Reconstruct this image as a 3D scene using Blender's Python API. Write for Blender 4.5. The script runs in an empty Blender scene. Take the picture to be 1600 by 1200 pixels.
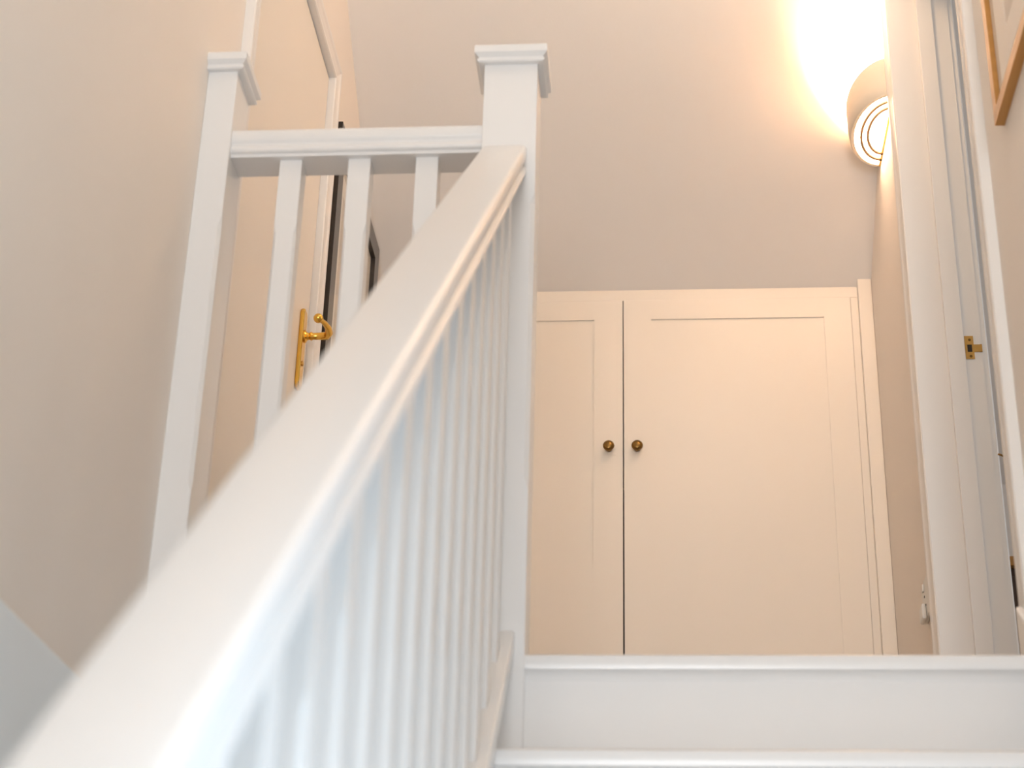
import bpy, bmesh, math, random
from mathutils import Vector, Matrix

random.seed(7)
scn = bpy.context.scene
COL = scn.collection
PI = math.pi

# ------------------------------------------------------------------ camera
cam_d = bpy.data.cameras.new('camera')
cam = bpy.data.objects.new('camera', cam_d)
COL.objects.link(cam)
PITCH, YAW, ROLL = math.radians(26.066), math.radians(5.095), math.radians(1.585)
fw = Vector((-math.sin(YAW) * math.cos(PITCH), math.cos(YAW) * math.cos(PITCH), math.sin(PITCH)))
r0 = Vector((math.cos(YAW), math.sin(YAW), 0))
u0 = r0.cross(fw)
rt = r0 * math.cos(ROLL) + u0 * math.sin(ROLL)
up = -r0 * math.sin(ROLL) + u0 * math.cos(ROLL)
cam.matrix_world = Matrix(((rt.x, up.x, -fw.x, 0), (rt.y, up.y, -fw.y, 0), (rt.z, up.z, -fw.z, 0), (0, 0, 0, 1)))
cam_d.sensor_width = 36
cam_d.sensor_fit = 'HORIZONTAL'
cam_d.lens = 36 * 2780 / 1600
cam_d.clip_start = 0.02
cam_d.dof.use_dof = True
cam_d.dof.focus_distance = 4.0
cam_d.dof.aperture_fstop = 4.8
scn.camera = cam

# ------------------------------------------------------------------ world, daylight, exposure
w = bpy.data.worlds.new('world')
scn.world = w
w.use_nodes = True
w.node_tree.nodes['Background'].inputs[0].default_value = (1.0, 1.0, 1.0, 1)
w.node_tree.nodes['Background'].inputs[1].default_value = 0.30

def area(name, loc, target, sx, sy, power, color):
    d = bpy.data.lights.new(name, 'AREA')
    d.shape = 'RECTANGLE'
    d.size, d.size_y = sx, sy
    d.energy = power
    d.color = color
    o = bpy.data.objects.new(name, d)
    COL.objects.link(o)
    o.location = loc
    o.rotation_euler = (Vector(target) - Vector(loc)).to_track_quat('-Z', 'Y').to_euler()
    return o
# the hall window behind and below the camera, with the daylight that comes through it
area('hall_window_daylight', (0.0, -4.50, -0.25), (0.0, 2.0, 0.6), 1.05, 1.5, 124, (0.94, 0.97, 1.0))
def bulb(name, loc, power, color, size):
    d = bpy.data.lights.new(name, 'POINT')
    d.energy = power
    d.color = color
    d.shadow_soft_size = size
    o = bpy.data.objects.new(name, d)
    COL.objects.link(o)
    o.location = loc
    return o
# added fill light over the stair head, placed to lighten the left wall
bulb('stair_fill_light', (0.22, 1.85, 2.90), 7.5, (1.0, 0.87, 0.72), 0.07)
# added warm fill light over the landing, an unseen source without a fitting
bulb('landing_fill_light', (0.30, 3.00, 2.93), 6, (1.0, 0.68, 0.42), 0.07)
# daylight from the bedroom window beyond the right doorway
area('bedroom_window_daylight', (2.35, 3.2, 2.0), (0.7, 3.2, 1.7), 1.0, 1.2, 6, (0.85, 0.92, 1.0))
# daylight from the side window beside the lower stairs
area('side_window_daylight', (0.57, 0.55, 0.05), (-0.75, 1.0, 0.35), 0.85, 0.7, 9.0, (0.63, 0.83, 1.0))
# the bulb inside the wall lamp
bulb('wall_lamp_bulb', (0.540, 3.715, 2.535), 39, (1.0, 0.645, 0.40), 0.025)

scn.view_settings.view_transform = 'Standard'
scn.view_settings.look = 'None'
scn.view_settings.exposure = 0.08
scn.view_settings.gamma = 1.0
scn.view_settings.use_curve_mapping = False

# ------------------------------------------------------------------ materials
def mat(name, color, rough=0.5, metal=0.0, noise=0.0, nscale=20.0, bump=0.0, bscale=200.0, emit=None, estr=0.0, spec=0.5, wood=False):
    m = bpy.data.materials.new(name)
    m.use_nodes = True
    nt = m.node_tree
    b = nt.nodes['Principled BSDF']
    b.inputs['Base Color'].default_value = (*color, 1)
    b.inputs['Roughness'].default_value = rough
    b.inputs['Metallic'].default_value = metal
    b.inputs['Specular IOR Level'].default_value = spec
    tc = nt.nodes.new('ShaderNodeTexCoord')
    if noise > 0 or wood:
        n = nt.nodes.new('ShaderNodeTexNoise')
        n.inputs['Scale'].default_value = nscale
        n.inputs['Detail'].default_value = 4
        if wood:
            mp = nt.nodes.new('ShaderNodeMapping')
            mp.inputs['Scale'].default_value = (1, 0.06, 1)
            nt.links.new(tc.outputs['Object'], mp.inputs[0])
            nt.links.new(mp.outputs[0], n.inputs['Vector'])
        else:
            nt.links.new(tc.outputs['Object'], n.inputs['Vector'])
        mx = nt.nodes.new('ShaderNodeMix')
        mx.data_type = 'RGBA'
        k = noise
        mx.inputs[6].default_value = (*[c * (1 - k) for c in color], 1)
        mx.inputs[7].default_value = (*[min(1, c * (1 + k)) for c in color], 1)
        nt.links.new(n.outputs['Fac'], mx.inputs[0])
        nt.links.new(mx.outputs[2], b.inputs['Base Color'])
    if bump > 0:
        n2 = nt.nodes.new('ShaderNodeTexNoise')
        n2.inputs['Scale'].default_value = bscale
        n2.inputs['Detail'].default_value = 3
        nt.links.new(tc.outputs['Object'], n2.inputs['Vector'])
        bp = nt.nodes.new('ShaderNodeBump')
        bp.inputs['Strength'].default_value = bump
        bp.inputs['Distance'].default_value = 0.001
        nt.links.new(n2.outputs['Fac'], bp.inputs['Height'])
        nt.links.new(bp.outputs['Normal'], b.inputs['Normal'])
    if emit:
        b.inputs['Emission Color'].default_value = (*emit, 1)
        b.inputs['Emission Strength'].default_value = estr
    return m

M_WALL = mat('wall_paint', (0.88, 0.815, 0.75), 0.8, noise=0.02, nscale=3, bump=0.25, bscale=160)
M_CEIL = mat('ceiling_paint', (0.87, 0.83, 0.79), 0.85, noise=0.015, nscale=2, bump=0.2, bscale=120)
M_GLOSS = mat('white_gloss_wood', (0.82, 0.815, 0.81), 0.28, noise=0.01, nscale=6, bump=0.12, bscale=60)
M_DAYTINT = mat('daylight_tinted_white_gloss', (0.86, 0.915, 0.95), 0.3, noise=0.01, nscale=6)  # white gloss for the left trim board, bluish daylight tint put into its colour
M_TRIM = mat('white_satin_trim', (0.84, 0.81, 0.78), 0.40, noise=0.01, nscale=6, bump=0.1, bscale=60)
M_CUP = mat('cream_satin_cupboard', (0.87, 0.80, 0.71), 0.33, noise=0.012, nscale=4, bump=0.08, bscale=80)
M_DOOR = mat('cream_door_paint', (0.84, 0.78, 0.70), 0.45, noise=0.01, nscale=4, bump=0.1, bscale=80)
M_BRASS = mat('polished_brass', (0.83, 0.50, 0.10), 0.18, 1.0, noise=0.05, nscale=30)
M_BRASS_W = mat('worn_brass', (0.62, 0.38, 0.12), 0.38, 1.0, noise=0.15, nscale=60)
M_ANTIQUE = mat('antique_brass', (0.24, 0.14, 0.045), 0.30, 1.0, noise=0.3, nscale=70)
M_DARK = mat('dark_recess', (0.02, 0.014, 0.01), 0.7)
M_BLACK = mat('black_frame_paint', (0.045, 0.036, 0.030), 0.24, noise=0.2, nscale=40)
M_HONEY = mat('honey_oak_wood', (0.46, 0.22, 0.055), 0.28, noise=0.25, nscale=60, wood=True)
M_MATB = mat('mount_board', (0.86, 0.82, 0.75), 0.9, noise=0.02, nscale=50)
M_PRINT = mat('pale_print', (0.66, 0.60, 0.52), 0.8, noise=0.25, nscale=9)
M_PLASTER = mat('lamp_plaster', (0.80, 0.72, 0.60), 0.7, noise=0.02, nscale=8, bump=0.1)
M_DIFF = mat('lit_lamp_glass', (0.9, 0.85, 0.75), 0.4, emit=(1.0, 0.65, 0.41), estr=22.0)
M_SEAM = mat('lamp_seam', (0.30, 0.19, 0.10), 0.6)
M_PLASTIC = mat('white_plastic', (0.82, 0.80, 0.76), 0.35)
M_DARKWOOD = mat('dark_walnut_wood', (0.05, 0.024, 0.012), 0.4, noise=0.3, nscale=40, wood=True)
M_FLOOR = mat('beige_carpet', (0.50, 0.42, 0.33), 0.95, noise=0.15, nscale=180, bump=0.6, bscale=400)
M_FLOORD = mat('lower_hall_carpet', (0.45, 0.42, 0.38), 0.95, noise=0.15, nscale=180, bump=0.6, bscale=400)

def glass_mat():
    m = bpy.data.materials.new('picture_glass')
    m.use_nodes = True
    nt = m.node_tree
    nt.nodes.clear()
    o = nt.nodes.new('ShaderNodeOutputMaterial')
    t = nt.nodes.new('ShaderNodeBsdfTransparent')
    g = nt.nodes.new('ShaderNodeBsdfGlossy')
    g.inputs['Roughness'].default_value = 0.03
    f = nt.nodes.new('ShaderNodeFresnel')
    f.inputs['IOR'].default_value = 1.3
    mx = nt.nodes.new('ShaderNodeMixShader')
    # a thin pane: reflect on the outer face only
    ge = nt.nodes.new('ShaderNodeNewGeometry')
    sub = nt.nodes.new('ShaderNodeMath')
    sub.operation = 'SUBTRACT'
    sub.inputs[0].default_value = 1.0
    nt.links.new(ge.outputs['Backfacing'], sub.inputs[1])
    mul = nt.nodes.new('ShaderNodeMath')
    mul.operation = 'MULTIPLY'
    nt.links.new(f.outputs[0], mul.inputs[0])
    nt.links.new(sub.outputs[0], mul.inputs[1])
    nt.links.new(mul.outputs[0], mx.inputs[0])
    nt.links.new(t.outputs[0], mx.inputs[1])
    nt.links.new(g.outputs[0], mx.inputs[2])
    nt.links.new(mx.outputs[0], o.inputs[0])
    return m
M_GLASS = glass_mat()

# ------------------------------------------------------------------ helpers
def link(name, bm, m, parent=None, smooth=False, bevel=0.0, seg=2):
    bmesh.ops.recalc_face_normals(bm, faces=bm.faces[:])
    me = bpy.data.meshes.new(name)
    bm.to_mesh(me)
    bm.free()
    me.materials.append(m)
    o = bpy.data.objects.new(name, me)
    COL.objects.link(o)
    if parent is not None:
        o.parent = parent
        o.matrix_parent_inverse = Matrix.Translation(parent_loc(parent)).inverted()
    if smooth:
        for p in me.polygons:
            p.use_smooth = True
        me.set_sharp_from_angle(angle=math.radians(38))
    if bevel > 0:
        b = o.modifiers.new('bevel', 'BEVEL')
        b.width = bevel
        b.segments = seg
        b.limit_method = 'ANGLE'
        b.angle_limit = math.radians(40)
    return o

def parent_loc(p):
    l = Vector(p.location)
    q = p.parent
    while q is not None:
        l = l + Vector(q.location)
        if q.type == 'EMPTY' or p.type == 'EMPTY':
            pass
        q = q.parent
    # meshes are stored in world coordinates with a zero location, so a chain sums to the root empty's location
    return l if p.type == 'EMPTY' else Vector((0, 0, 0))

def tag(o, label=None, cat=None, group=None, kind=None):
    if label: o['label'] = label
    if cat: o['category'] = cat
    if group: o['group'] = group
    if kind: o['kind'] = kind
    return o

def thing(name, loc, label, cat, group=None, kind=None):
    o = bpy.data.objects.new(name, None)
    o.empty_display_size = 0.05
    COL.objects.link(o)
    o.location = loc
    return tag(o, label, cat, group, kind)

def box(bm, x0, x1, y0, y1, z0, z1):
    vs = [bm.verts.new((x, y, z)) for x in (x0, x1) for y in (y0, y1) for z in (z0, z1)]
    for f in ((0, 1, 3, 2), (4, 6, 7, 5), (0, 4, 5, 1), (2, 3, 7, 6), (0, 2, 6, 4), (1, 5, 7, 3)):
        bm.faces.new([vs[i] for i in f])
    return vs

def boxes(*bs):
    bm = bmesh.new()
    for b in bs:
        box(bm, *b)
    return bm

def sweep(bm, prof, a, b, ua, va, ub=None, vb=None):
    """closed 2-D profile extruded from point a to point b; ua/va are the axes of the profile"""
    ub = ub or ua
    vb = vb or va
    A = [bm.verts.new(Vector(a) + Vector(ua) * p[0] + Vector(va) * p[1]) for p in prof]
    B = [bm.verts.new(Vector(b) + Vector(ub) * p[0] + Vector(vb) * p[1]) for p in prof]
    n = len(prof)
    for i in range(n):
        bm.faces.new((A[i], A[(i + 1) % n], B[(i + 1) % n], B[i]))
    bm.faces.new(A[::-1])
    bm.faces.new(B)

def prism(pts, axis, c0, c1):
    """polygon in the plane across an axis, extruded along it. axis 0: pts are (y,z)"""
    bm = bmesh.new()
    def mk(p, c):
        return (c, p[0], p[1]) if axis == 0 else ((p[0], c, p[1]) if axis == 1 else (p[0], p[1], c))
    A = [bm.verts.new(mk(p, c0)) for p in pts]
    B = [bm.verts.new(mk(p, c1)) for p in pts]
    n = len(pts)
    for i in range(n):
        bm.faces.new((A[i], A[(i + 1) % n], B[(i + 1) % n], B[i]))
    bm.faces.new(A[::-1])
    bm.faces.new(B)
    return bm

def lathe(bm, prof, origin, axis, n=20):
    """prof: list of (radius, distance along axis)"""
    ax = Vector(axis).normalized()
    q = ax.to_track_quat('Z', 'Y').to_matrix()
    rings = []
    for r, d in prof:
        if r < 1e-6:
            rings.append([bm.verts.new(Vector(origin) + ax * d)])
        else:
            rings.append([bm.verts.new(Vector(origin) + q @ Vector((r * math.cos(2 * PI * k / n), r * math.sin(2 * PI * k / n), d))) for k in range(n)])
    for a, b in zip(rings, rings[1:]):
        for k in range(n):
            if len(a) == 1 and len(b) == 1:
                continue
            if len(a) == 1:
                bm.faces.new((a[0], b[(k + 1) % n], b[k]))
            elif len(b) == 1:
                bm.faces.new((a[k], a[(k + 1) % n], b[0]))
            else:
                bm.faces.new((a[k], a[(k + 1) % n], b[(k + 1) % n], b[k]))
    for ring, flip in ((rings[0], True), (rings[-1], False)):
        if len(ring) > 2:
            bm.faces.new(ring[::-1] if flip else ring)

def tube(bm, pts, radii, n=12):
    pts = [Vector(p) for p in pts]
    rings = []
    ref = Vector((0.3, 0.2, 1)).normalized()
    for i, p in enumerate(pts):
        t = (pts[min(i + 1, len(pts) - 1)] - pts[max(i - 1, 0)]).normalized()
        a = t.cross(ref).normalized()
        b = t.cross(a)
        rings.append([bm.verts.new(p + (a * math.cos(2 * PI * k / n) + b * math.sin(2 * PI * k / n)) * radii[i]) for k in range(n)])
    for A, B in zip(rings, rings[1:]):
        for k in range(n):
            bm.faces.new((A[k], A[(k + 1) % n], B[(k + 1) % n], B[k]))
    bm.faces.new(rings[0][::-1])
    bm.faces.new(rings[-1])

def post_bm(x0, x1, y0, y1, z0, z1, ch, zc0=None, zc1=None, cut=None):
    """square post with stopped chamfers between zc0 and zc1; cut: corners (sx, sy) that get the chamfer"""
    bm = bmesh.new()
    def ring(z, c):
        pts = []
        for sx, sy in ((0, 0), (1, 0), (1, 1), (0, 1)):
            x = (x0, x1)[sx]; y = (y0, y1)[sy]
            dx = 1 if sx == 0 else -1
            dy = 1 if sy == 0 else -1
            cc = max(c if (cut is None or (sx, sy) in cut) else 0.0008, 0.0008)
            a, b = (x + dx * cc, y), (x, y + dy * cc)
            pts += ([b, a] if (sx, sy) in ((0, 0), (1, 1)) else [a, b])
        return [bm.verts.new((p[0], p[1], z)) for p in pts]
    levels = [(z0, 0)]
    if zc0 is not None:
        levels += [(zc0, 0), (zc0 + 0.018, ch), (zc1 - 0.018, ch), (zc1, 0)]
    levels.append((z1, 0))
    rs = [ring(*l) for l in levels]
    for a, b in zip(rs, rs[1:]):
        for k in range(8):
            bm.faces.new((a[k], a[(k + 1) % 8], b[(k + 1) % 8], b[k]))
    bm.faces.new(rs[0][::-1])
    bm.faces.new(rs[-1])
    return bm

def cap_bm(x0, x1, y0, y1, z0):
    """moulded post cap: bead, cove, slab and a very low pyramid"""
    bm = bmesh.new()
    lv = [(0.000, 0.0), (0.009, 0.0), (0.0115, 0.002), (0.0115, 0.006), (0.009, 0.008), (0.0092, 0.010), (0.0135, 0.0135),
          (0.0165, 0.0160), (0.0165, 0.029), (0.014, 0.032), (-0.012, 0.037)]
    rs = []
    for off, dz in lv:
        rs.append([bm.verts.new(p) for p in ((x0 - off, y0 - off, z0 + dz), (x1 + off, y0 - off, z0 + dz), (x1 + off, y1 + off, z0 + dz), (x0 - off, y1 + off, z0 + dz))])
    for a, b in zip(rs, rs[1:]):
        for k in range(4):
            bm.faces.new((a[k], a[(k + 1) % 4], b[(k + 1) % 4], b[k]))
    bm.faces.new(rs[0][::-1])
    bm.faces.new(rs[-1])
    return bm

# ------------------------------------------------------------------ main dimensions (metres, camera height = 0)
ZL = 0.777            # landing floor
ZF = -1.784           # lower hall floor
XL, XR = -0.755, 0.580
YN = 2.453            # front of the newels
YE = 2.460            # landing nosing front
GO, RI = 0.232, 0.197
SL = RI / GO
YC = 4.215            # cupboard front
def zc(y):            # ceiling height
    return min(3.0, 2.810 - 0.665 * (y - 3.528))
YK = 3.528 - (3.0 - 2.810) / 0.665

# ------------------------------------------------------------------ structure
def struct(name, bm, m, label, cat, **kw):
    return tag(link(name, bm, m, **kw), label, cat, kind='structure')

# left wall with the door opening
D1A, D1B, D1T = 2.690, 3.403, 2.482
struct('wall_left', boxes((XL - 0.12, XL, -4.600, D1A - 0.012, ZF, 3.0), (XL - 0.12, XL, D1B + 0.012, 5.0, ZF, 3.0),
       (XL - 0.12, XL, D1A - 0.012, D1B + 0.012, D1T + 0.012, 3.0), (XL - 0.12, XL, D1A - 0.012, D1B + 0.012, ZF, ZL)), M_WALL,
       'magnolia painted wall on the left side of the stairs', 'wall')
# right wall with the open doorway
D2A, D2B, D2T = 2.692, 3.512, 2.800
struct('wall_right', boxes((XR, 0.706, -4.6, 0.10, ZF, 3.0), (XR, 0.706, 1.00, D2A, ZF, 3.0), (XR, 0.706, 0.10, 1.00, ZF, -0.32), (XR, 0.706, 0.10, 1.00, 0.42, 3.0), (XR, 0.706, D2B, 5.0, ZF, 3.0),
       (XR, 0.706, D2A, D2B, D2T, 3.0), (XR, 0.706, D2A, D2B, ZF, ZL)), M_WALL,
       'magnolia painted wall on the right with the doorway and the wall lamp', 'wall')
# sloped and flat ceiling: one shell
struct('ceiling', prism([(-4.600, 3.0), (YK, 3.0), (5.0, zc(5.0)), (5.0, zc(5.0) + 0.15), (YK, 3.15), (-4.600, 3.15)], 0, XL - 0.12, 2.4), M_CEIL,
       'pale cream ceiling that slopes down above the cupboards', 'ceiling')
# landing floor
struct('floor', boxes((XL, 2.3, YE + 0.03, 5.0, ZL - 0.20, ZL)), M_FLOOR, 'beige carpeted landing floor at the top of the stairs', 'floor')
struct('floor_hall', boxes((XL - 0.12, 0.706, -4.700, 2.6, ZF - 0.1, ZF)), M_FLOORD, 'grey beige carpeted floor of the lower hall', 'floor')
struct('wall_landing', boxes((XL, -0.19, YE + 0.04, YE + 0.14, ZF, ZL - 0.20)), M_WALL, 'magnolia wall below the landing edge in the stairwell', 'wall')
struct('wall_back', boxes((XL - 0.12, -0.56, -4.700, -4.600, ZF, 3.0), (0.56, 0.706, -4.700, -4.600, ZF, 3.0), (-0.56, 0.56, -4.700, -4.600, ZF, -1.04), (-0.56, 0.56, -4.700, -4.600, 0.54, 3.0)), M_WALL,
       'magnolia hall wall around the window behind the stairs', 'wall')
wn = thing('window_1', (0, -4.650, -1.04), 'white framed hall window behind the stairs', 'window', kind='structure')
link('window_frame', boxes((-0.56, -0.50, -4.680, -4.620, -1.04, 0.54), (0.50, 0.56, -4.680, -4.620, -1.04, 0.54), (-0.5, 0.5, -4.680, -4.620, -1.04, -0.98), (-0.5, 0.5, -4.680, -4.620, 0.48, 0.54), (-0.03, 0.03, -4.680, -4.620, -0.98, 0.48)), M_TRIM, wn, bevel=0.004)
link('pane', boxes((-0.5, -0.03, -4.652, -4.648, -0.98, 0.48)), M_GLASS, wn)
link('pane', boxes((0.03, 0.5, -4.652, -4.648, -0.98, 0.48)), M_GLASS, wn)
wn2 = thing('window_2', (0.66, 0.55, -0.32), 'white framed side window low beside the stairs', 'window', kind='structure')
link('window_frame', boxes((0.63, 0.69, 0.10, 0.15, -0.32, 0.42), (0.63, 0.69, 0.95, 1.00, -0.32, 0.42), (0.63, 0.69, 0.15, 0.95, -0.32, -0.27), (0.63, 0.69, 0.15, 0.95, 0.37, 0.42)), M_TRIM, wn2, bevel=0.004)
link('pane', boxes((0.658, 0.662, 0.15, 0.95, -0.27, 0.37)), M_GLASS, wn2)
# bedroom beyond the right doorway
struct('wall_bedroom_side', boxes((0.706, 2.4, 4.75, 4.85, ZL, 3.0)), M_WALL, 'cream bedroom wall glimpsed beyond the right doorway', 'wall')
struct('wall_bedroom_near', boxes((0.706, 2.4, 1.55, 1.65, ZL, 3.0)), M_WALL, 'cream near wall of the bedroom beyond the right doorway', 'wall')

# white board along the left wall at landing edge height
struct('trim_1', boxes((XL, XL + 0.020, -4.590, YE + 0.02, 0.20, 0.650)), M_DAYTINT,
       'white horizontal trim board with painted-in bluish daylight tint on the left stairwell wall', 'trim', bevel=0.006)
# landing apron below the left balustrade
bm = bmesh.new()
NOSE = [(0.030, 0.0), (0.006, 0.0), (0.0015, -0.0035), (0, -0.010), (0, -0.016), (0.0015, -0.0225), (0.006, -0.025), (0.008, -0.026), (0.012, -0.031), (0.0145, -0.037), (0.030, -0.037)]
sweep(bm, NOSE, (XL + 0.02, YE, ZL), (-0.280, YE, ZL), (0, 1, 0), (0, 0, 1))
box(bm, XL + 0.02, -0.280, YE + 0.015, YE + 0.04, ZL - 0.26, ZL - 0.030)
struct('trim_2', bm, M_GLOSS, 'white apron board along the landing edge below the short balustrade', 'trim', smooth=True)

# ------------------------------------------------------------------ staircase
st = thing('staircase', (0.18, 0.9, ZF), 'white painted staircase rising to the landing between newel post and right wall', 'staircase')
XS = -0.2255          # right face of the outer string
XW = 0.549            # left face of the wall string
for k in range(0, 13):
    y = YE - GO * k
    z = ZL - RI * k
    xa = -0.190 if k == 0 else XS
    bm = bmesh.new()
    prof = list(NOSE)
    d = 0.030 if k == 0 else GO + 0.016
    prof[0] = (d, 0.0)
    prof = [(d, 0.0)] + NOSE[1:-1] + [(0.0150, -0.037), (0.0150, -0.025), (d, -0.025)]
    sweep(bm, prof, (xa, y, z), (XW, y, z), (0, 1, 0), (0, 0, 1))
    link('landing_nosing' if k == 0 else 'tread', bm, M_GLOSS, st, smooth=True)
    link('riser', boxes((xa, XW, y + 0.0150, y + 0.029, z - RI, z - 0.037 + 0.010)), M_GLOSS, st)
# outer string (closed) below the stair balusters
def base_z(y):        # top of the base rail
    return 0.672 + SL * (y - 2.292)
ytop, ybot = YN, -0.42
def slope_strip(z_of, d0, d1, y0, y1):
    return [(y0, z_of(y0) + d0), (y1, z_of(y1) + d0), (y1, z_of(y1) + d1), (y0, z_of(y0) + d1)]
link('outer_string', prism(slope_strip(base_z, -0.40, -0.036, ybot, YN), 0, -0.2605, XS), M_GLOSS, st)
# wall string with a moulded top, right wall
def ws_z(y):
    return 0.943 + 0.80 * (y - 2.694)
link('wall_string', prism([(-0.42, ws_z(-0.42)), (2.66, ws_z(2.66)), (2.66, ZL), (YE + 0.03, ZL), (YE + 0.03, ZL - 0.25), (-0.42, ws_z(-0.42) - 0.45)], 0, XW, XR), M_GLOSS, st, bevel=0.004)

# spandrel under the string
struct('wall_spandrel', prism([(-0.42, ZF), (YE + 0.03, ZF), (YE + 0.03, base_z(YE) - 0.41), (-0.30, base_z(-0.30) - 0.41)], 0, -0.255, -0.232), M_WALL,
       'magnolia panel closing the side under the stairs', 'wall')

# ------------------------------------------------------------------ newel posts
nr = thing('newel_post', (-0.235, YN + 0.045, ZL - RI), 'tall white square newel post with moulded cap where handrail meets landing', 'newel post')
link('post', post_bm(-0.280, -0.190, YN, YN + 0.09, ZL - RI, 1.810, 0.007, 1.03, 1.55, cut=((0, 0), (1, 0))), M_GLOSS, nr)
link('cap', cap_bm(-0.280, -0.190, YN, YN + 0.09, 1.806), M_GLOSS, nr, smooth=True)
nl = thing('newel_post', (-0.728, YN + 0.045, ZL), 'narrow white half newel post with moulded cap fixed to the left wall', 'newel post')
link('post', post_bm(XL, -0.704, YN, YN + 0.09, 0.652, 1.810, 0.006, 1.03, 1.52, cut=((1, 0),)), M_GLOSS, nl)
link('cap', cap_bm(XL + 0.004, -0.704, YN, YN + 0.09, 1.806), M_GLOSS, nl, smooth=True)

# ------------------------------------------------------------------ handrail profile
HP = [(0.0, 0.0), (0.030, -0.0003), (0.0345, -0.0020), (0.0368, -0.0055), (0.0375, -0.010), (0.0375, -0.020), (0.0358, -0.0245), (0.0330, -0.027),
      (0.0318, -0.0295), (0.0325, -0.033), (0.0362, -0.0355), (0.0375, -0.0395), (0.0366, -0.0435), (0.0335, -0.0465), (0.0300, -0.047), (0.0300, -0.053)]
def full(prof, s=1.0):
    return [(x, y * s) for x, y in prof] + [(-x, y * s) for x, y in reversed(prof) if x > 0]

# stair balustrade
sb = thing('stair_balustrade', (-0.243, 1.2, -0.5), 'long white stair balustrade with sloping moulded handrail and square balusters', 'balustrade')
XB = -0.2425
def hr_z(y):
    return 0.897 + SL * (y - 1.573)
cs = math.cos(math.atan(SL))
bm = bmesh.new()
HPF = full(HP, 1 / cs)
sweep(bm, HPF, (XB, -0.40, hr_z(-0.40)), (XB, YN, hr_z(YN)), (1, 0, 0), (0, 0, 1))
link('handrail', bm, M_GLOSS, sb, smooth=True)
# base rail with a groove along its top
BR = [(0.0375, -0.004), (0.0362, -0.0008), (0.0335, 0.0), (0.0206, 0.0), (0.0206, -0.012), (-0.0206, -0.012), (-0.0206, 0.0), (-0.0335, 0.0), (-0.0362, -0.0008), (-0.0375, -0.004), (-0.0375, -0.030), (-0.033, -0.036), (0.033, -0.036), (0.0375, -0.030)]
bm = bmesh.new()
sweep(bm, BR, (XB, -0.40, base_z(-0.40)), (XB, YN, base_z(YN)), (1, 0, 0), (0, 0, 1))
link('base_rail', bm, M_GLOSS, sb)
BW = 0.0200
SP = 0.1159
first = 2.386
def stair_baluster(y):
    x0, x1 = XB - BW, XB + BW
    def bz(yy): return base_z(yy) - 0.011
    def tz(yy): return hr_z(yy) - 0.053 / cs + 0.003
    zb, zt = base_z(y) + 0.10, hr_z(y) - 0.20
    bm = bmesh.new()
    c0 = 0.0006; c1 = 0.004
    def corner(c):
        return [(x0 + c, y - BW), (x1 - c, y - BW), (x1, y - BW + c), (x1, y + BW - c), (x1 - c, y + BW), (x0 + c, y + BW), (x0, y + BW - c), (x0, y - BW + c)]
    rs = [[bm.verts.new((p[0], p[1], bz(p[1]))) for p in corner(c0)],
          [bm.verts.new((*p, zb)) for p in corner(c0)], [bm.verts.new((*p, zb + 0.015)) for p in corner(c1)],
          [bm.verts.new((*p, zt)) for p in corner(c1)], [bm.verts.new((*p, zt + 0.015)) for p in corner(c0)],
          [bm.verts.new((p[0], p[1], tz(p[1]))) for p in corner(c0)]]
    for a, b in zip(rs, rs[1:]):
        for k in range(8):
            bm.faces.new((a[k], a[(k + 1) % 8], b[(k + 1) % 8], b[k]))
    bm.faces.new(rs[0][::-1]); bm.faces.new(rs[-1])
    return bm
def fillet_bm(y0, y1):
    return prism([(y0, base_z(y0) - 0.0115), (y1, base_z(y1) - 0.0115), (y1, base_z(y1) - 0.0004), (y0, base_z(y0) - 0.0004)], 0, XB - 0.0204, XB + 0.0204)
b0 = link('baluster', stair_baluster(first), M_GLOSS, sb)
f0 = link('fillet', fillet_bm(first - SP + BW, first - BW), M_GLOSS, sb)
link('fillet', fillet_bm(first + BW, YN), M_GLOSS, sb)
for k in range(1, 23):
    for src in (b0, f0):
        c = src.copy()
        COL.objects.link(c)
        c.parent = sb
        c.matrix_parent_inverse = src.matrix_parent_inverse.copy()
        c.location = (0, -SP * k, -SP * SL * k)

# landing balustrade
lb = thing('landing_balustrade', (-0.49, YN + 0.045, ZL), 'short level white balustrade of three balusters between the two newel posts', 'balustrade')
YB = YN + 0.045
bm = bmesh.new()
sweep(bm, full(HP), (-0.704, YB, 1.694), (-0.280, YB, 1.694), (0, 1, 0), (0, 0, 1))
link('handrail', bm, M_GLOSS, lb, smooth=True)
bm = bmesh.new()
sweep(bm, BR, (-0.704, YB, ZL + 0.036), (-0.280, YB, ZL + 0.036), (0, 1, 0), (0, 0, 1))
link('base_rail', bm, M_GLOSS, lb)
LBX = (-0.6035, -0.4875, -0.3735)
BL = 0.0188
for x in LBX:
    link('baluster', post_bm(x - BL, x + BL, YB - BL, YB + BL, ZL + 0.025, 1.644, 0.0045, 0.90, 1.515), M_GLOSS, lb)
edges = [-0.704] + [e for x in LBX for e in (x - BL, x + BL)] + [-0.280]
for a, b in zip(edges[::2], edges[1::2]):
    link('fillet', boxes((a, b, YB - 0.0204, YB + 0.0204, ZL + 0.0245, ZL + 0.035)), M_GLOSS, lb)

# ------------------------------------------------------------------ left door (closed)
d1 = thing('door_1', (XL, 3.05, ZL), 'closed cream door with brass lever handle in the left landing wall', 'door', kind='structure')
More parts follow.
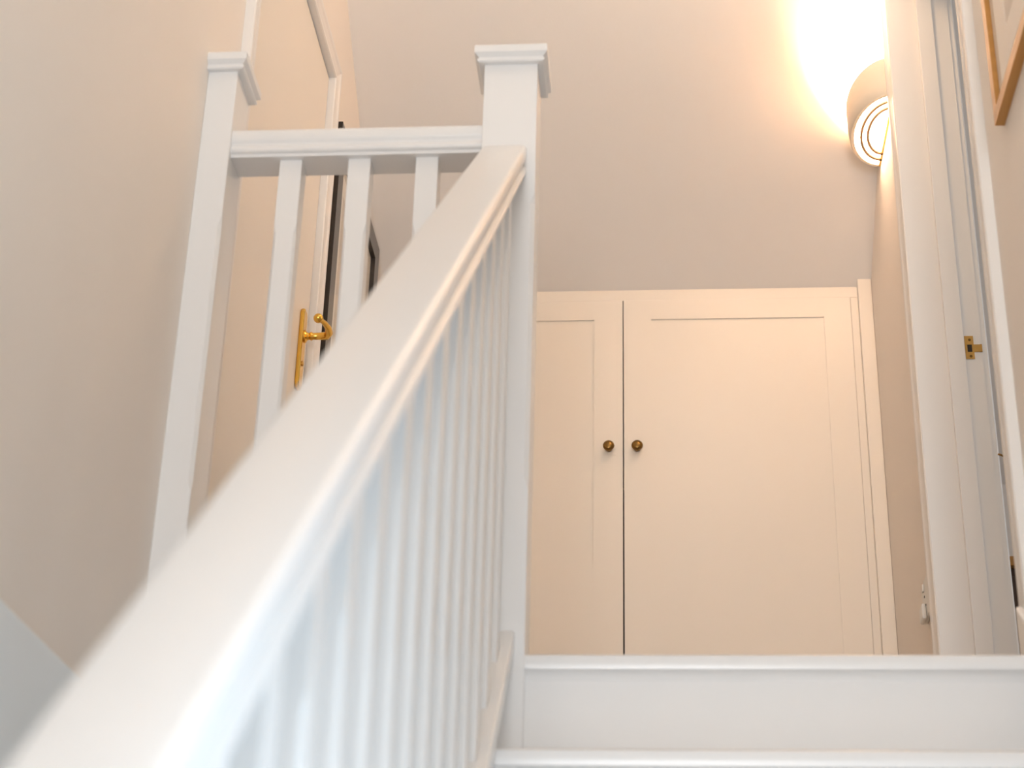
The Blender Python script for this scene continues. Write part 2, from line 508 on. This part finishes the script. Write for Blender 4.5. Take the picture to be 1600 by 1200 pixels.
# architrave profile: u = across, from the opening outwards; v = proud of the wall
AP = [(0.0, 0.0), (0.0, 0.013), (0.002, 0.016), (0.010, 0.016), (0.013, 0.013), (0.017, 0.0125), (0.032, 0.0165), (0.038, 0.0195), (0.047, 0.0195), (0.050, 0.017), (0.050, 0.0)]
def architrave(prof, ya, yb, zb, zt, x, sx):
    """two uprights and a mitred head around an opening ya..yb, on the plane x facing sx"""
    out = []
    wd = max(p[0] for p in prof)
    for y, s in ((ya, -1), (yb, 1)):
        bm = bmesh.new()
        A = [bm.verts.new((x + sx * v, y + s * u, zb)) for u, v in prof]
        B = [bm.verts.new((x + sx * v, y + s * u, zt + u)) for u, v in prof]
        n = len(prof)
        for i in range(n):
            bm.faces.new((A[i], A[(i + 1) % n], B[(i + 1) % n], B[i]))
        bm.faces.new(A[::-1]); bm.faces.new(B)
        out.append(bm)
    bm = bmesh.new()
    A = [bm.verts.new((x + sx * v, ya - u, zt + u)) for u, v in prof]
    B = [bm.verts.new((x + sx * v, yb + u, zt + u)) for u, v in prof]
    n = len(prof)
    for i in range(n):
        bm.faces.new((A[i], A[(i + 1) % n], B[(i + 1) % n], B[i]))
    bm.faces.new(A[::-1]); bm.faces.new(B)
    out.append(bm)
    return out
for bm in architrave(AP, D1A - 0.006, D1B + 0.002, ZL, D1T, XL, 1):
    link('architrave', bm, M_TRIM, d1)
leaf = link('door_leaf', boxes((XL - 0.040, XL - 0.001, D1A, D1B - 0.002, ZL + 0.006, D1T - 0.003)), M_DOOR, d1, bevel=0.002)
link('door_lining', boxes((XL - 0.12, XL, D1A - 0.012, D1A - 0.003, ZL, D1T + 0.010), (XL - 0.12, XL, D1B + 0.001, D1B + 0.012, ZL, D1T + 0.010), (XL - 0.12, XL, D1A - 0.003, D1B + 0.001, D1T, D1T + 0.010)), M_TRIM, d1)
for hz in (1.745, 0.98, 2.30):
    bm = bmesh.new()
    for q in range(5):
        lathe(bm, [(0.0035, 0), (0.0045, 0.0012), (0.0045, 0.0138), (0.0035, 0.015)], (XL + 0.0030, D1A - 0.002, hz - 0.04 + q * 0.016), (0, 0, 1), 10)
    link('hinge', bm, M_BRASS, d1, smooth=True)
# lever handle on a long back plate
HY, HZ = 3.331, 1.755
bm = prism([(HY - 0.017, 1.640), (HY - 0.011, 1.630), (HY + 0.011, 1.630), (HY + 0.017, 1.640), (HY + 0.017, 1.808), (HY + 0.011, 1.818), (HY - 0.011, 1.818), (HY - 0.017, 1.808)], 0, XL - 0.001, XL + 0.009)
hd = link('lever_handle', bm, M_BRASS, d1, bevel=0.003, seg=3)
hd['label'] = 'polished brass lever handle on a long back plate'
bm = bmesh.new()
lathe(bm, [(0.014, 0), (0.014, 0.004), (0.009, 0.007), (0.0075, 0.012), (0.010, 0.016), (0.0075, 0.020), (0.008, 0.034), (0.0085, 0.052)], (XL + 0.008, HY, HZ), (1, 0, 0), 18)
tube(bm, [(XL + 0.046, HY, HZ), (XL + 0.058, HY - 0.002, HZ), (XL + 0.065, HY - 0.014, HZ + 0.001), (XL + 0.066, HY - 0.034, HZ + 0.002), (XL + 0.062, HY - 0.056, HZ + 0.002), (XL + 0.056, HY - 0.076, HZ)],
     [0.0085, 0.0090, 0.0085, 0.0070, 0.0055, 0.0050], 14)
lathe(bm, [(0, -0.0105), (0.0042, -0.0096), (0.0078, -0.007), (0.0101, -0.0028), (0.0105, 0), (0.0101, 0.0028), (0.0078, 0.007), (0.0042, 0.0096), (0, 0.0105)], (XL + 0.054, HY - 0.083, HZ - 0.001), (0, 0, 1), 18)
link('lever', bm, M_BRASS, hd, smooth=True)
bm = bmesh.new()
lathe(bm, [(0.0055, 0), (0.0055, 0.003), (0.004, 0.004)], (XL + 0.008, HY, 1.690), (1, 0, 0), 14)
link('key_escutcheon', bm, M_BRASS_W, hd, smooth=True)

# ------------------------------------------------------------------ right doorway (open)
d2 = thing('door_2', (XR, 3.09, ZL), 'open white doorway lining with brass strike plate in the right wall', 'door', kind='structure')
AP2 = [(u * 1.30, v) for u, v in AP]
for bm in architrave(AP2, D2A + 0.013, D2B - 0.013, ZL, D2T - 0.014, XR, -1):
    link('architrave', bm, M_TRIM, d2)
YI, YJ = D2B - 0.012, D2A + 0.012      # faces of the far and near lining
link('lining', boxes((XR - 0.001, 0.710, YI, D2B, ZL, D2T)), M_TRIM, d2)
link('lining', boxes((XR - 0.001, 0.710, D2A, YJ, ZL, D2T)), M_TRIM, d2)
link('lining', boxes((XR - 0.001, 0.710, YJ, YI, D2T - 0.012, D2T)), M_TRIM, d2)
link('door_stop', boxes((0.634, 0.671, YI - 0.012, YI, ZL, D2T - 0.012)), M_TRIM, d2, bevel=0.0015)
link('door_stop', boxes((0.634, 0.671, YJ, YJ + 0.012, ZL, D2T - 0.012)), M_TRIM, d2, bevel=0.0015)
link('door_stop', boxes((0.634, 0.671, YJ + 0.012, YI - 0.012, D2T - 0.024, D2T - 0.012)), M_TRIM, d2, bevel=0.0015)
for bm in architrave(AP2, D2A + 0.006, D2B - 0.006, ZL, D2T - 0.008, 0.708, 1):
    link('architrave', bm, M_TRIM, d2)
# strike plate: a T of brass with latch hole, two screws and a lip
def hole_plate():
    bm = bmesh.new()
    y0, y1 = YI - 0.0015, YI + 0.0005
    box(bm, 0.6735, 0.6785, y0, y1, 1.766, 1.822)
    box(bm, 0.6785, 0.6925, y0, y1, 1.801, 1.822)
    box(bm, 0.6785, 0.6925, y0, y1, 1.766, 1.783)
    box(bm, 0.6885, 0.7085, y0, y1, 1.783, 1.801)
    box(bm, 0.7060, 0.7100, y0 - 0.001, y1, 1.783, 1.801)
    return bm
sp = link('strike_plate', hole_plate(), M_BRASS_W, d2)
sp['label'] = 'worn brass strike plate'
link('latch_hole', boxes((0.6785, 0.6885, YI - 0.0006, YI + 0.0006, 1.783, 1.801)), M_DARK, sp)
for sz in (1.8125, 1.7725):
    bm = bmesh.new()
    lathe(bm, [(0.0034, 0), (0.0030, 0.0006), (0, 0.0008)], (0.6845, YI - 0.0013, sz), (0, -1, 0), 12)
    link('screw', bm, M_ANTIQUE, sp, smooth=True)
bm = bmesh.new()
tube(bm, [(0.7195, YI - 0.008, 1.537), (0.7245, YI - 0.013, 1.533), (0.7285, YI - 0.014, 1.529)], [0.0022, 0.0022, 0.0018], 8)
link('hook', bm, M_ANTIQUE, d2, smooth=True)

# ------------------------------------------------------------------ built-in cupboard
cb = thing('built_in_cupboard', (-0.09, YC, ZL), 'cream built-in cupboard with two shaker doors under the sloping ceiling', 'cupboard')
YF = YC
top = zc(YC) - 0.001
DT = 2.3145
link('face_frame', boxes((XL, 0.543, YF, YF + 0.02, DT + 0.001, top - 0.004), (XL, -0.684, YF, YF + 0.02, ZL, DT + 0.001), (0.523, 0.543, YF, YF + 0.02, ZL, DT + 0.001), (-0.684, 0.523, YF + 0.004, YF + 0.02, ZL, ZL + 0.085)), M_CUP, cb, bevel=0.0015)
link('carcass', boxes((XL + 0.001, XL + 0.018, YF + 0.02, 4.98, ZL, 1.78), (0.560, 0.578, YF + 0.02, 4.98, ZL, 1.78), (-0.09, -0.072, YF + 0.035, 4.98, ZL, 1.78), (XL + 0.02, 0.56, 4.96, 4.98, ZL, 1.78)), M_DARK, cb)
link('side_post', boxes((0.543, XR - 0.0005, YF - 0.016, YF + 0.02, ZL, zc(YF - 0.016) - 0.0005)), M_CUP, cb, bevel=0.002)
def cup_door(x0, x1, st_l, st_r, knob_x, skew):
    z0, z1 = ZL + 0.087, DT
    yf, yb = YF - 0.003, YF + 0.017
    tr = 0.0575
    bm = boxes((x0 + st_l, x1 - st_r, yf, yb, z1 - tr, z1), (x0 + st_l, x1 - st_r, yf, yb, z0, z0 + 0.075))
    va = box(bm, x0, x0 + st_l, yf, yb, z0, z1)
    vb = box(bm, x1 - st_r, x1, yf, yb, z0, z1)
    for v in (vb if skew > 0 else va):
        edge = x1 if skew > 0 else x0
        if abs(v.co.x - edge) < 1e-6 and abs(v.co.z - z1) < 1e-6:
            v.co.x += skew
    d = link('door', bm, M_CUP, cb)
    link('panel', boxes((x0 + st_l - 0.004, x1 - st_r + 0.004, yf + 0.0045, yb - 0.003, z0 + 0.07, z1 - tr + 0.004)), M_CUP, d)
    bm = bmesh.new()
    lathe(bm, [(0.0085, 0), (0.0085, 0.002), (0.0055, 0.005), (0.0052, 0.011), (0.0095, 0.0155), (0.0138, 0.019), (0.0148, 0.0225), (0.0135, 0.026), (0.0100, 0.0285), (0.0085, 0.0275), (0.005, 0.0285), (0, 0.029)], (knob_x, yf, 1.878), (0, -1, 0), 24)
    k = link('knob', bm, M_ANTIQUE, d, smooth=True)
    k['label'] = 'round antique brass knob'
    return d
cup_door(-0.682, -0.0845, 0.075, 0.0745, -0.1195, 0.0018)
cup_door(-0.0800, 0.5222, 0.0735, 0.0715, -0.0460, 0.0)

# ------------------------------------------------------------------ wall lamp
def wall_lamp(LX, sx, LY, LZ, tilt, label):
    """half-round plaster uplighter on the wall plane LX, bulging towards sx"""
    wl = thing('wall_lamp', (LX, LY, LZ), label, 'wall lamp')
    def half_ellipse(a, b, z, n=28, t=0.0):
        return [Vector((LX + sx * b * math.sin(PI * k / n), LY - a * math.cos(PI * k / n), LZ + z + t * a * math.cos(PI * k / n))) for k in range(n + 1)]
    def half_ring(prof, n=28):
        bm = bmesh.new()
        R = [[bm.verts.new(p) for p in half_ellipse(a, b, z, n, t)] for a, b, z, t in prof]
        m = len(R)
        for i in range(m):
            A, B = R[i], R[(i + 1) % m]
            for k in range(n):
                bm.faces.new((A[k], A[k + 1], B[k + 1], B[k]))
        bm.faces.new([r[0] for r in R])
        bm.faces.new([r[-1] for r in R][::-1])
        return bm
    def half_disc(a, b, z0, z1):
        bm = bmesh.new()
        A = [bm.verts.new(p) for p in half_ellipse(a, b, z0)]
        B = [bm.verts.new(p) for p in half_ellipse(a, b, z1)]
        for k in range(len(A)):
            j = (k + 1) % len(A)
            bm.faces.new((A[k], A[j], B[j], B[k]))
        bm.faces.new(A[::-1]); bm.faces.new(B)
        return bm
    T = tilt
    link('shade', half_ring([(0.158, 0.088, 0.0, 0), (0.161, 0.0905, 0.004, 0), (0.163, 0.094, 0.030, 0), (0.158, 0.096, 0.086, T), (0.156, 0.0945, 0.088, T), (0.151, 0.089, 0.088, T),
                             (0.151, 0.082, 0.010, 0), (0.151, 0.080, 0.0, 0)]), M_PLASTER, wl, smooth=True)
    df = link('diffuser', half_disc(0.1515, 0.081, 0.003, 0.008), M_DIFF, wl)
    for a, b in ((0.131, 0.066), (0.104, 0.050)):
        link('ridge', half_ring([(a, b, -0.001, 0), (a, b, 0.004, 0), (a - 0.0085, b - 0.0065, 0.004, 0), (a - 0.0085, b - 0.0065, -0.001, 0)]), M_SEAM, df)
    xs = sorted((LX + sx * 0.005, LX + sx * 0.0002))
    link('back_plate', boxes((xs[0], xs[1], LY - 0.157, LY + 0.157, LZ - 0.001, LZ + 0.05)), M_BRASS_W, wl)
    return wl
wall_lamp(XR, -1, 3.722, 2.510, 0.13, 'lit half-round plaster wall lamp high on the right wall below the sloping ceiling')

# ------------------------------------------------------------------ wall socket
ws = thing('wall_socket', (XR, 3.639, 1.279), 'white double wall socket low on the right wall beside the doorway', 'socket')
link('face_plate', boxes((XR - 0.009, XR - 0.0003, 3.566, 3.712, 1.236, 1.322)), M_PLASTIC, ws, bevel=0.003)
for y in (3.600, 3.678):
    link('switch', boxes((XR - 0.013, XR - 0.009, y - 0.006, y + 0.006, 1.297, 1.314)), M_PLASTIC, ws, bevel=0.001)
bm = bmesh.new()
box(bm, XR - 0.0095, XR - 0.0088, 3.672, 3.680, 1.284, 1.288)
box(bm, XR - 0.0095, XR - 0.0088, 3.660, 3.668, 1.262, 1.266)
box(bm, XR - 0.0095, XR - 0.0088, 3.684, 3.692, 1.262, 1.266)
link('pin_holes', bm, M_DARK, ws)
link('plug', boxes((XR - 0.019, XR - 0.009, 3.660, 3.705, 1.232, 1.268)), M_PLASTIC, ws, bevel=0.005)

# ------------------------------------------------------------------ pictures
def picture(name, x, sx, y0, y1, z0, z1, depth, wf, mframe, label, mount, rec):
    """frame on the plane x facing sx"""
    t = thing(name, (x, (y0 + y1) / 2, z0), label, 'picture')
    def bx(a, b, c, d, e, f):
        xa, xb = sorted((x + sx * a, x + sx * b))
        return (xa, xb, c, d, e, f)
    bm = bmesh.new()
    xs0, xs1 = x, x + sx * depth
    def member(p):
        A = [bm.verts.new((xs0, *q)) for q in p]
        B = [bm.verts.new((xs1, *q)) for q in p]
        for i in range(4):
            bm.faces.new((A[i], A[(i + 1) % 4], B[(i + 1) % 4], B[i]))
        bm.faces.new(A[::-1]); bm.faces.new(B)
    member([(y0, z0), (y1, z0), (y1 - wf, z0 + wf), (y0 + wf, z0 + wf)])
    member([(y0, z1), (y1, z1), (y1 - wf, z1 - wf), (y0 + wf, z1 - wf)])
    member([(y0, z0), (y0, z1), (y0 + wf, z1 - wf), (y0 + wf, z0 + wf)])
    member([(y1, z0), (y1, z1), (y1 - wf, z1 - wf), (y1 - wf, z0 + wf)])
    link('frame', bm, mframe, t)
    a, b, c, d = y0 + wf, y1 - wf, z0 + wf, z1 - wf
    q = mount
    dm = depth - rec
    link('mount', boxes(bx(0.001, dm, a - 0.002, a + q, c - 0.002, d + 0.002), bx(0.001, dm, b - q, b + 0.002, c - 0.002, d + 0.002),
                        bx(0.001, dm, a + q, b - q, c - 0.002, c + q), bx(0.001, dm, a + q, b - q, d - q, d + 0.002)), M_MATB, t)
    link('print', boxes(bx(0.001, dm - 0.002, a + q - 0.001, b - q + 0.001, c + q - 0.001, d - q + 0.001)), M_PRINT, t)
    link('pane', boxes(bx(dm + 0.0005, dm + 0.002, a, b, c, d)), M_GLASS, t)
    return t
picture('framed_picture', XL, 1, 3.492, 4.098, 1.62, 2.418, 0.022, 0.055, M_BLACK, 'large black framed picture on the left wall beyond the closed door', 0.075, 0.012)
picture('framed_picture', XR, -1, 1.75, 2.497, 1.690, 2.65, 0.016, 0.024, M_HONEY, 'honey oak framed picture on the right wall nearest the stairs', 0.09, 0.009)

# ------------------------------------------------------------------ bedroom chest glimpsed through the doorway
ch = thing('chest_of_drawers', (1.10, 4.35, ZL), 'dark wooden chest with honey oak top glimpsed through the right doorway', 'chest')
link('body', boxes((0.80, 1.40, 4.15, 4.55, ZL, 1.525)), M_DARKWOOD, ch, bevel=0.003)
link('top', boxes((0.79, 1.41, 4.13, 4.56, 1.525, 1.550)), M_HONEY, ch, bevel=0.004)
for z in (1.33, 1.13, 0.93):
    dr = link('drawer', boxes((0.82, 1.38, 4.135, 4.15, z, z + 0.17)), M_DARKWOOD, ch, bevel=0.003)
    bm = bmesh.new()
    lathe(bm, [(0.006, 0), (0.006, 0.01), (0.012, 0.018), (0, 0.024)], (1.10, 4.135, z + 0.085), (0, -1, 0), 12)
    link('knob', bm, M_ANTIQUE, dr, smooth=True)
